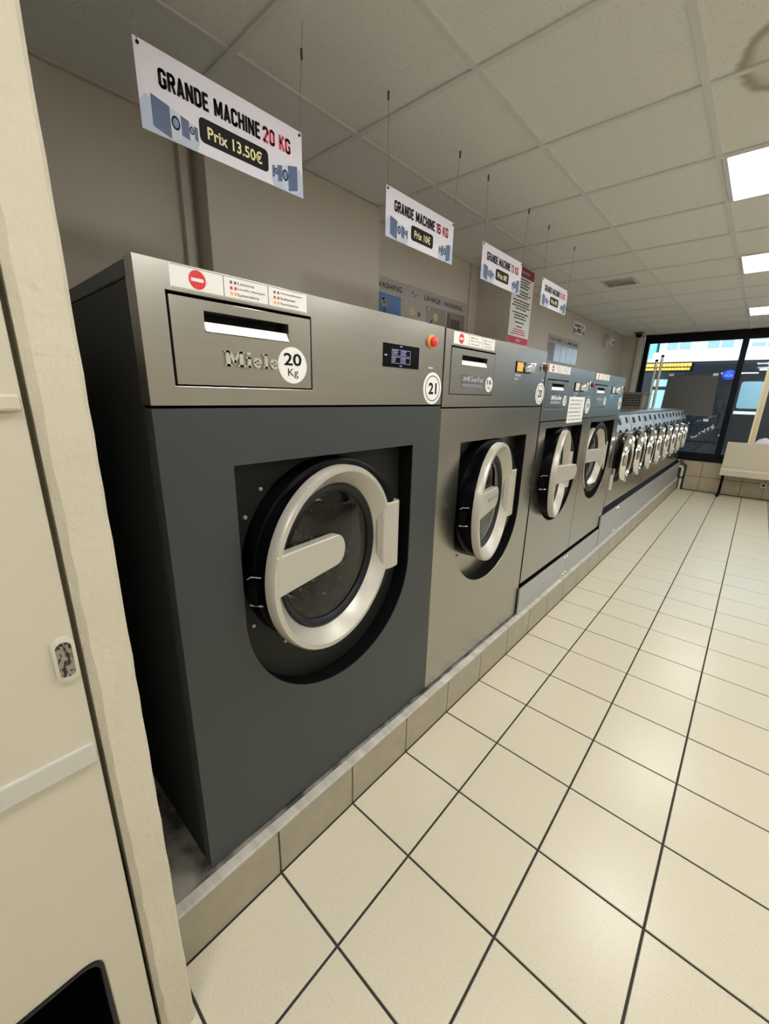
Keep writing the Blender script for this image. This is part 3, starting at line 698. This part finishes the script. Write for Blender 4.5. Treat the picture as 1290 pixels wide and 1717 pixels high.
# ================================================================ SMALL WASHERS
def small_washer():
    t = thing('small_washer', 'x', 'washing machine', (XF, 4.03, .547), 'small washers in a row')
    W = .552; H = .838; c = .67
    MB().prism([(-.68, 0), (0, 0), (0, c), (-.055, H-.02), (-.055, H), (-.68, H)], .002, W-.002, 'y').build('casing', STEEL, t, bevel=.004)
    cp = MB().prism([(.002, c+.006), (-.051, H-.024), (-.055, H-.024), (-.002, c+.006)], .02, W-.02, 'y').build('control_fascia', STEELB, t)
    def on(s_, dx=.0): return (-.0+(-.053)*s_+dx, c+.006+(H-.03-c)*s_)
    for y0_, y1_, s0, s1, nm in ((.12, .20, .45, .85, 'display'), (.40, .46, .5, .9, 'selector')):
        a, b = on(s0, .002), on(s1, .002); a2, b2 = on(s0, .008), on(s1, .008)
        MB().prism([a, a2, b2, b], y0_, y1_, 'y').build(nm, BLACK, t, bevel=.002)
    for y_ in (.10, .33): 
        a = on(.05, .002); MB().lathe([(0, .014), (.012, .012), (.013, 0)], (a[0], y_, a[1]), 'x', 16).build('push_button', BLACK, t)
    cy_, cz_, R = .275, .435, .212
    MB().lathe([(.001, R*1.08), (.012, R*1.06), (.014, R*.98), (.004, R*.9)], (0, cy_, cz_), 'x', 40).build('door_surround', BLACK, t, smooth=True)
    d = MB().lathe([(.0, R), (.03, R), (.045, R*.95), (.045, R*.80), (.03, R*.72), (.0, R*.70)], (.012, -R*1.0, 0), 'x', 48, close=True).build('door', CHROME, t, smooth=True)
    d.location = (.006, cy_+R, cz_); d.rotation_euler = (0, 0, math.radians(5))
    MB().lathe([(.0, R*.74), (.035, R*.60), (.05, R*.3), (.053, 0)], (.012, -R*1.0, 0), 'x', 40).build('door_glass', BLACK, d, smooth=True)
    MB().box(.02, .06, -.04, .012, -.045, .045).build('hinge', CHROME, d, bevel=.008)
    MB().box(.03, .062, -2*R-.012, -2*R+.02, -.05, .05).build('latch_handle', CHROME, d, bevel=.008)
    MB().box(.0, .02, .03, .075, .16, .30).build('hose_flap', PLASTW, t, bevel=.004)
    MB().box(.0, .03, .035, .055, .30, .36).build('drain_valve', CHROME, t, bevel=.004)
    return t
sw = small_washer(); names = ['nearest', 'second', 'third', 'fourth', 'fifth', 'sixth', 'seventh', 'farthest']
for k in range(8):
    o = sw if k == 0 else copy_tree(sw)
    o.location = (XF, 4.035+k*.556, .547)
    o['label'] = '%s small chrome-doored washer in the row %s' % (names[k], 'beside the machine numbered 18' if k == 0 else ('by the window' if k == 7 else 'towards the window'))
# water pipe at the far end of the plinth
t = thing('drain_pipe', 'grey vertical pipe at the far end of the tiled plinth', 'pipe', (-.825, 8.835, 0))
MB().tube([(0, 0, 0), (0, 0, .36), (-.02, 0, .39), (-.06, 0, .40)], .022, 12).build('pipe', PLASTW, t, smooth=True)
MB().tube([(.04, .01, .0), (.04, .01, .42), (.0, .01, .45)], .013, 10).build('dark_hose', RUBBER, t, smooth=True)
MB().box(-.03, .05, -.03, .025, .2, .22).build('pipe_clip', RUBBER, t)

# basket and chrome posts on the washers
t = thing('laundry_basket', 'grey perforated plastic basket standing on the far washers', 'basket', (-1.48, 7.35, 1.386))
m = MB(); w0, w1, h = .15, .165, .225
def ring_(w_, d_, z): return [(-w_, -d_, z), (w_, -d_, z), (w_, d_, z), (-w_, d_, z)]
lv = [ring_(w0, .22, 0), ring_(w1, .24, h), ring_(w1-.012, .228, h), ring_(w0-.012, .208, .012)]
V = [[m.bm.verts.new(p_) for p_ in L_] for L_ in lv]
for A, B in zip(V, V[1:]):
    for i in range(4): m.bm.faces.new((A[i], A[(i+1) % 4], B[(i+1) % 4], B[i]))
m.bm.faces.new(V[-1]); m.bm.faces.new(V[0][::-1]); m.build('tub', GREYPL, t, bevel=.01)
hl = MB()
for a in range(9):
    for b_ in range(5):
        x = -.12+a*.03; z = .04+b_*.035; yy = -.2205-(z/h)*.02
        hl.box(x-.009, x+.009, yy-.0025, yy+.003, z-.011, z+.011)
tag(hl.build('perforation', BLACKM, t), kind='stuff')
MB().prism([p_ for p_ in ((-.18, -.255), (.18, -.255), (.18, .255), (-.18, .255))], h-.012, h+.002, 'z').build('rim', GREYPL, t, bevel=.004)
for k, (x, l_) in enumerate(((-1.280, 'left one of two chrome posts standing on the washers by the window'), (-1.215, 'right one of two chrome posts standing on the washers by the window'))):
    t = thing('chrome_post', l_, 'post', (x, 7.35, 1.386), 'chrome posts on the washers')
    MB().lathe([(0, 0), (0, .026), (.006, .026), (.010, .018), (.66+.06*k, .018)], (0, 0, 0), 'z', 16).build('tube', CHROME, t, smooth=True)
    MB().lathe([(.66+.06*k, .02), (.69+.06*k, .02), (.695+.06*k, 0)], (0, 0, 0), 'z', 16).build('end_cap', BLACKM, t, smooth=True)

# ================================================================ SIGNS
def hang_wire(parent, x, y, zt_, zb_, dx, dy, clip=True):
    m = MB().tube([(x+dx, y+dy, zt_), (x, y, zb_)], .0008, 6); o = m.build('hanging_wire', mat('thin grey wire', (.26, .26, .25), .5, .4), parent)
    if clip: 
        zc_ = zt_-.28*(zt_-zb_) if clip == 'mid' else zt_-.01
        fx = (zt_-zc_)/(zt_-zb_)
        MB().lathe([(-.013, .004), (.013, .004)], (x+dx*(1-fx), y+dy*(1-fx), zc_), 'z', 10).build('wire_clip', mat('wire clip', (.08, .08, .08), .5), parent)
def price_sign(y0, X, z0, W, H, kg, price, label, big=True, wires=True, dim=False):
    t = thing('price_sign', label, 'sign', (X, y0, z0), 'hanging price signs' if wires else None)
    bp = MB().box(-.003, 0, 0, W, 0, H).build('board', SIGNW if not dim else WHITE, t, bevel=.0008, seg=1)
    caps('GRANDE MACHINE' if wires else 'MACHINE 7 KG', W*.105, W*.685 if wires else W*.8, H*.575, H*.79, .0006, INK, t)
    if kg: caps(kg, W*.705, W*.905, H*.575, H*.79, .0006, CRIM, t)
    bw = .435 if len(price) > 8 else .33
    c0 = .30 if len(price) > 8 else .335
    b = MB().prism(rrect(W*c0, W*(c0+bw), H*.155, H*.47, H*.07), .0001, .0008).build('price_box', INK, t)
    text(price, W*(c0+.045), W*(c0+bw-.045), H*.225, H*.395, .0014, YEL, b, .02)
    for flip in (0, 1):
        def Y(a): return W*(1-a) if flip else W*a
        def pr(nm, m_, quads, x):
            q = MB()
            for quad in quads: q.prism([(Y(a), H*b_) for a, b_ in (quad if not flip else quad[::-1])], x-.0002, x)
            return q.build(nm, m_, t)
        lim = .30 if not flip or len(price) <= 8 else .235
        s_ = 1.0 if not flip else .82
        gr = [[(.0, .0), (.0, .30), (.03*s_, .42), (.30*s_, .14), (.28*s_, .0)]]
        pr('printed_shade', BLUEL, gr, .0004)
        sides = [[(.055, .08), (.055, .45), (.145, .40), (.145, .02)], [(.20, .12), (.20, .36), (.243, .335), (.243, .10)], [(.27, .14), (.27, .31), (.29, .30), (.29, .13)]]
        fr = [[(.145, .02), (.145, .40), (.20, .36), (.20, .06)], [(.243, .10), (.243, .335), (.27, .32), (.27, .12)]]
        pr('printed_machine_side', NAVY, [[(a*s_, b_) for a, b_ in q] for q in sides], .0007)
        pr('printed_machine_front', mat('pale print', (.60, .66, .78), .5), [[(a*s_, b_) for a, b_ in q] for q in fr], .0007)
        for cc, cz_, rr in ((.172, .235, .085), (.2565, .235, .05)):
            q = MB().prism(disc(Y(cc*s_), H*cz_, H*rr, 20, .72), .0008, .0010).build('printed_door', INK, t)
            MB().prism(disc(Y(cc*s_), H*cz_, H*rr*.68, 16, .72), .0010, .0012).build('printed_porthole', BLUEM, q)
    e = MB()
    for y_ in (.02, .98): e.lathe([(-.004, .004), (.003, .004), (.004, 0)], (0, W*y_, H*.94), 'x', 12)
    e.build('eyelet', INK, t)
    if wires:
        hang_wire(t, .001, W*.02, ZC-z0, H*.94, -.0, -.01, True); hang_wire(t, .001, W*.98, ZC-z0, H*.94, .0, .025, 'mid' if big else True)
    return t
SXP = -1.301
price_sign(.514, SXP, 2.131, .498, .184, '20 KG', 'Prix 13.50€', 'nearest hanging sign, GRANDE MACHINE 20 KG at 13.50€')
price_sign(1.430, SXP, 2.130, .498, .181, '16 KG', 'Prix 10€', 'second hanging sign, GRANDE MACHINE 16 KG', big=False)
price_sign(2.217, SXP, 2.127, .498, .182, '13 KG', 'Prix 8€', 'third hanging sign, before the rules board on the pillar', big=False)
price_sign(3.050, SXP, 2.128, .498, .172, '13 KG', 'Prix 8€', 'fourth hanging sign, farthest from the camera', big=False)
price_sign(6.17, XW+.004, 2.368, .50, .155, '', 'Prix 5€', 'small sign on the left wall beyond the pillar', wires=False, dim=True)

# rules board on the pillar
t = thing('rules_board', 'tall white rules board with crimson bands on the pillar', 'poster', (-1.800, 3.60, 1.97))
MB().box(0, .004, 0, .425, 0, .63).build('board', WHITE, t)
MB().box(.004, .0045, .004, .421, .55, .626).build('heading_band', mat('dark crimson print', (.33, .02, .05), .5), t)
MB().box(.004, .0045, .004, .421, .004, .062).build('footer_band', CRIM, t)
text('REGLEMENT', .10, .33, .575, .60, .005, WHITE, t); text('MERCI', .17, .26, .022, .044, .005, WHITE, t)
lines = MB(); rl = MB(); z = .525
for para in (4, 3, 4, 3, 1, 1):
    for k in range(para):
        wd = random.uniform(.24, .36) if k < para-1 else random.uniform(.12, .25)
        y = .2125-wd/2
        while y < .2125+wd/2-.01:
            q = random.uniform(.015, .045); lines.box(.004, .0046, y, min(y+q, .2125+wd/2), z, z+.011); y += q+.008
        z -= .0215
    z -= .012
for k in range(3): rl.box(.004, .0046, .06+.02*k, .36-.02*k, .082+k*.018, .090+k*.018)
tag(lines.build('small_print', INK, t), kind='stuff'); tag(rl.build('red_small_print', CRIM, t), kind='stuff')

# banner posters on the left wall
def banner(y0, z1, W, H, label, film):  # film: photos covered by a painted pale blue glare
    t = thing('washing_banner', label, 'poster', (XW, y0, z1-H), 'washing banners on the left wall')
    MB().box(.001, .004, 0, W, 0, H).build('sheet', mat('mauve grey banner', (.44, .40, .39), .4), t)
    text('LAVAGE - WASHING', W*.03, W*.40, H-.070, H-.034, .005, INK, t, .01); text('LAVAGE - WASHING', W*.585, W*.955, H-.070, H-.034, .005, INK, t, .01)
    MB().prism(disc(W*.485, H-.045, .010), .004, .005).prism(disc(W*.505, H-.062, .008), .004, .005).prism(disc(W*.52, H-.052, .006), .004, .005).build('small_emblem', mat('mauve print', (.25, .12, .16), .5), t)
    n = 5; g = .014; pw = (W-.04-g*(n-1))/n
    for k in range(n):
        a = .02+k*(pw+g); zt_ = H-.102; zb_ = .05
        ph = MB().box(.004, .005, a, a+pw, zb_, zt_).build('printed_photo', GLARE if (film and k > 0) else PH[[3, 0, 1, 2, 3][k]], t)
        q = MB(); c = a+pw*.35; zz = zt_-.06
        if k == 1:
            for s_ in range(12): q.prism(disc(c+random.uniform(-.022, .022), zz+random.uniform(-.02, .03), .010, 8), .005, .0055)
        elif k in (2, 3):
            q.prism(disc(c+.02*(k-1), zz-.01, .032, 16), .005, .0055)
            q.prism(disc(a+pw*.15, zt_-.02, .012, 10), .005, .0055)
        else: q.box(.005, .0055, a+pw*.2, a+pw*.75, zb_+.02, zt_-.05)
        if not film: q.build('photo_motif', PHY if k in (1, 2, 3) else PHD, ph)
        q2 = MB()
        if k == 1: q2.prism([(c-.02, zb_), (c+.022, zb_), (c+.012, zz-.045), (c+.02, zz-.03), (c-.02, zz-.03), (c-.012, zz-.045)], .005, .0055)
        elif k == 2: q2.prism(disc(a+pw*.74, zz-.02, .018, 12), .005, .0055)
        elif k == 3: q2.prism([(a+.02, zb_+.09), (a+.035, zb_+.075), (a+.10, zb_+.15), (a+.088, zb_+.165)], .005, .0055)
        else: q2.box(.005, .0055, a+pw*.05, a+pw*.15, zb_, zt_-.02)
        if not film: q2.build('photo_detail', PHD, ph)
    return t
banner(1.93, 2.283, 1.49, .40, 'wide washing banner with photos behind the machine numbered 20', False)
banner(5.36, 2.272, 1.13, .36, 'washing banner with painted pale blue glare on the wall beyond the pillar', True)

# ================================================================ CEILING FITTINGS
for k, (i, j) in enumerate(LAMPS):
    x, y = CX0+i*CP, CY0+j*CP
    far = 'first second third fourth fifth'.split()[[10, 6, 3, 0, -3].index(j)]
    lab = {0: 'nearest visible square ceiling light panel', 1: 'middle of the three visible ceiling light panels', 2: 'farthest ceiling light panel, near the shop window'}.get(k, 'square ceiling light panel, %s from the window in the %s lamp row' % (far, 'right-hand' if i == 5 else 'left-hand'))
    t = thing('ceiling_light', lab, 'light', (x+CP/2, y+CP/2, ZC), 'square ceiling light panels')
    a = CP/2-.008
    fr = MB(); 
    for s_ in (1, -1): fr.box(-a, a, s_*a-.012 if s_ > 0 else -a, a if s_ > 0 else -a+.012, -.006, .02); fr.box(a-.022 if s_ > 0 else -a, a if s_ > 0 else -a+.022, -a+.012, a-.012, -.006, .02)
    fr.build('frame', mat('white metal frame', (.75, .76, .78), .3, .3), t, bevel=.002)
    MB().box(-a+.022, a-.022, -a+.012, a-.012, .002, .010).build('diffuser', LAMP, t)
x, y = CX0+VENT[0]*CP, CY0+VENT[1]*CP
t = thing('ceiling_vent', 'small square air vent set in a ceiling tile', 'vent', (x+CP/2, y+CP/2, ZC))
a = CP/2-.006
of, c1 = rect_fn(0, 0, -a, a, -a, a); hf_, c2 = rect_fn(0, 0, -.14, .14, -.14, .14)
vt = MB().holed(0, 0, of, hf_, .002, .018, c1+c2, n=24)
bmesh.ops.rotate(vt.bm, verts=vt.bm.verts, cent=(0, 0, 0), matrix=Matrix.Rotation(-PI/2, 3, 'Y')); vt.build('tile_panel', CEILT, t)
vf = MB().holed(0, 0, rect_fn(0, 0, -.15, .15, -.15, .15)[0], rect_fn(0, 0, -.125, .125, -.125, .125)[0], -.004, .004, c2, n=24)
bmesh.ops.rotate(vf.bm, verts=vf.bm.verts, cent=(0, 0, 0), matrix=Matrix.Rotation(-PI/2, 3, 'Y')); vf.build('vent_frame', PLASTW, t)
for k in range(7):
    MB().prism([(-.105+k*.035-.008, .012), (-.105+k*.035-.006, .013), (-.105+k*.035+.010, -.002), (-.105+k*.035+.008, -.003)], -.125, .125, 'y').build('slat', PLASTW, t)
MB().box(-.14, .14, -.14, .14, .018, .022).build('vent_backing', mat('dim backing', (.5, .5, .49), .6), t)
t = thing('security_camera', 'small dark dome camera on the ceiling by the window corner', 'camera', (-1.80, 8.42, ZC))
MB().lathe([(-.004, 0), (-.004, .075), (-.022, .075), (-.026, .06), (-.026, 0)], (0, 0, 0), 'z', 32).build('mount', mat('grey mount', (.10, .10, .10), .5), t, smooth=True)
MB().lathe([(-.026, .048), (-.06, .043), (-.078, .026), (-.083, 0)], (0, 0, 0), 'z', 32).build('dome', BLACK, t, smooth=True)
t = thing('emergency_light', 'white twin-lens emergency lamp high on the left wall', 'light', (XW, 7.68, 2.42))
MB().lathe([(0, .10), (.05, .10), (.06, .09), (.06, 0)], (0, 0, 0), 'x', 28).build('housing', PLASTW, t, smooth=True)
MB().lathe([(.0, .05), (.05, .055), (.06, .045), (.05, .02), (.05, 0)], (.06, .07, -.02), 'x', 20).build('lens', WHITE, t, smooth=True)
MB().lathe([(.0, .018), (.012, .018), (.012, 0)], (.115, .07, -.03), 'x', 14).build('lens_core', BLACK, t)
MB().lathe([(.0, .04), (.04, .045), (.05, .035), (.045, 0)], (.06, -.06, .03), 'x', 20).build('lens', PLASTW, t, smooth=True)

# ================================================================ WINDOW STICK-ONS, BENCH, SOCKET
YG = YF+.024
o = MB().prism([(-1.325, 1.925), (-.635, 1.925), (-.60, 1.27), (-1.35, 1.27)], YG-.002, YG, 'y').build('window_poster', POSTERB)
tag(o, 'grey back of a poster stuck on the shop window', 'poster')
for k, (x, z, l_) in enumerate(((-1.285, 1.935, 'white tape at the upper left corner of the window poster'), (-.675, 1.935, 'white tape at the upper right corner of the window poster'), (-.665, 1.20, 'white tape below the lower right of the window poster'))):
    tag(MB().box(x-.035, x+.035, YG-.004, YG-.0022, z-.018, z+.022).build('tape_strip', WHITE), l_, 'tape', 'tape strips on the window')
m = MB()
for k in range(26):
    s_ = k/25; x = -.80+.27*s_+random.uniform(-.02, .02); z = .90+.22*s_+random.uniform(-.025, .02); q = random.uniform(.005, .013)
    m.prism(disc(x, z, q, 7), YG-.002, YG-.001, 'y')  # small white discs scattered over the glass
m.prism(disc(-.44, .965, .018, 9), YG-.002, YG-.001, 'y')
tag(m.build('window_speckles', WHITE), 'scatter of small white spots on the window below the poster', 'speckles', kind='stuff')

t = thing('bench', 'cream bench with a panel backrest and black legs under the window', 'bench', (-.30, 8.5, 0))
L_ = 2.2
st = MB(); st.prism([(.0, .365), (.0, .455), (.012, .478), (.04, .488), (.24, .488), (.24, .365)], 0, 1, 'x')
for v in st.bm.verts: v.co = Vector((v.co.x*L_, v.co.y, v.co.z))
st.build('seat', CREAMB, t, bevel=.004)
bk = MB(); bk.prism([(.19, .47), (.205, .47), (.255, .885), (.235, .885)], 0, L_, 'x'); bk.build('backrest', CREAMB, t, bevel=.004)
for x in (.05, L_-.08):
    MB().tube([(x, .16, .37), (x, .10, .06), (x-.02, .06, .03)], .018, 10).build('leg', BLACK, t, smooth=True)
    MB().tube([(x-.01, .02, .022), (x-.01, .26, .022)], .022, 10).build('foot', BLACK, t, smooth=True)
t = thing('wall_socket', 'small white power socket on the tiles under the bench', 'socket', (.272, YF-.004, .228))
MB().box(-.04, .04, -.012, 0, -.04, .04).build('plate', PLASTW, t, bevel=.004)
MB().lathe([(-.0125, .018), (-.0125, 0)], (0, 0, 0), 'y', 18).build('socket_hole', BLACK, t)
t = thing('white_bag', 'crumpled white plastic bag on the sill beyond the bench back', 'bag', (.14, YF-.06, .51))
m = MB(); prof = [(0, 0), (0, .12), (.12, .16), (.24, .17), (.36, .14), (.44, .07), (.47, .0)]
m.lathe(prof, (0, 0, 0), 'z', 24)
for v in m.bm.verts:
    n_ = 1+.12*math.sin(7*math.atan2(v.co.y, v.co.x)+v.co.z*20); v.co.x *= n_; v.co.y *= n_*.25
m.build('sack', mat('white plastic sheet', (.80, .80, .88), .4), t, smooth=True)
for o_ in [t]: o_.location.y = YF-.07

# ================================================================ STREET
tag(MB().box(-30, 30, YF+.12, 45, -.16, -.10).build('ground', ASPH), kind='structure')
tag(MB().box(-30, 30, YF+.12, YF+1.5, -.1, -.02).build('pavement', mat('pavement slabs', (.20, .20, .20), .8, noise=((1.5,)*3, .4, .6, (.25, .25, .25)))), kind='structure')
t = thing('bus', 'dark bus with an orange destination display passing outside', 'bus', (-2.6, 12.0, -.10))
BW = 7.5
MB().prism([(0, .35), (BW, .35), (BW, 2.47), (.12, 2.47), (0, 2.2)], 0, 2.4, 'y').build('body', BUSB, t, bevel=.05, seg=3)
MB().box(.06, BW, -.02, 2.42, 2.47, 2.54).build('roof_edge', BUSW, t, bevel=.02)
MB().box(.3, BW-.3, .5, 2.0, 2.54, 2.75).build('roof_pod', BUSW, t, bevel=.06)
dsp = MB().box(.28, 1.25, -.03, .0, 2.27, 2.46).build('destination_display', BLACK, t)
m = MB()
for row, (z0_, z1_) in enumerate(((2.375, 2.445), (2.295, 2.345))):
    x = .31
    while x < 1.18:
        q = random.uniform(.03, .07)
        m.box(x, x+q, -.036, -.03, z0_, z1_)
        x += q+.012
tag(m.build('display_dots', ORANGE, dsp), kind='stuff')
for x0_, x1_, z0_, z1_ in ((.52, .88, 1.93, 2.09), (.52, .88, 1.42, 1.85), (1.10, 1.75, 1.2, 2.05), (2.17, 2.54, 1.48, 2.04), (2.75, 3.6, 1.3, 2.04), (3.75, 4.7, 1.3, 2.04)):
    MB().prism(rrect(x0_, x1_, z0_, z1_, .05), -.012, .004, 'y').build('window', BUSG if x0_ != 1.10 else BUSB, t)
MB().box(1.78, 2.4, -.02, 0, 2.20, 2.225).build('drip_rail', BUSW, t); MB().box(2.4, BW, -.02, 0, 2.26, 2.30).build('drip_rail', BUSW, t)
MB().box(2.15, 2.55, -.02, 0, 1.36, 1.42).build('window_ledge', BUSW, t)
for x in (1.4, 5.8):
    MB().lathe([(-.03, 0), (-.03, .28), (.0, .46), (.24, .46), (.24, 0)], (x, .0, .46), 'y', 28).build('wheel', RUBBER, t, smooth=True)
m = MB().prism(disc(1.92, 2.18, .105, 28, 1.15), -.05, .004, 'y'); gs = m.build('glowing_sign', BLUEG, t); gs['label'] = 'blue glowing oval'
m = MB(); [m.lathe([(-.052, q_), (-.054, q_), (-.054, q_*.6), (-.052, q_*.6)], (x_, 0, 2.165), 'y', 14, close=True) for x_, q_ in ((1.87, .024), (1.92, .03), (1.97, .024))]
m.prism([(1.88, 2.215), (1.97, 2.235), (1.97, 2.245), (1.88, 2.227)], -.054, -.051, 'y'); tag(m.build('sign_strokes', BLUEG2, gs), kind='stuff')
t = thing('street_post', 'tan painted post standing outside the right window', 'post', (-.02, 10.8, -.10))
MB().lathe([(0, 0), (0, .08), (.1, .05), (2.9, .05), (2.92, 0)], (0, 0, 0), 'z', 16).build('shaft', TAN, t, smooth=True)
MB().lathe([(2.3, .052), (2.3, .06), (2.36, .06), (2.36, .052)], (0, 0, 0), 'z', 16, close=True).build('collar', TAN, t)
def building(x0, x1, y, h, m, label, nx, nz, z00=3.0):
    t = thing('building', label, 'building', ((x0+x1)/2, y, -.10), 'street buildings'); w_ = x1-x0
    MB().box(-w_/2, w_/2, 0, 6, 0, h).build('wall', m, t)
    MB().box(-w_/2, w_/2, -.08, 0, 2.9, 3.05).build('ledge', BUSW, t)
    for i in range(nx):
        for j in range(nz):
            cx = -w_/2+(i+.5)*w_/nx; cz_ = z00+.35+j*2.6
            wn = MB().box(cx-.42, cx+.42, -.03, .02, cz_, cz_+1.5).build('window', BUSW, t)
            MB().box(cx-.36, cx-.03, -.04, -.028, cz_+.06, cz_+1.44).box(cx+.03, cx+.36, -.04, -.028, cz_+.06, cz_+1.44).build('pane', FACGL, wn)
building(-9, -3.4, 19, 9, FACADE2, 'turquoise building across the street, behind the left of the bus', 4, 2)
building(-3.3, 1.5, 19, 9, FACADE, 'pale building across the street behind the middle of the bus', 4, 2)
building(1.6, 8, 19, 8, mat('cream street facade', (.70, .72, .70), .7), 'cream building across the street, farthest right', 5, 2)
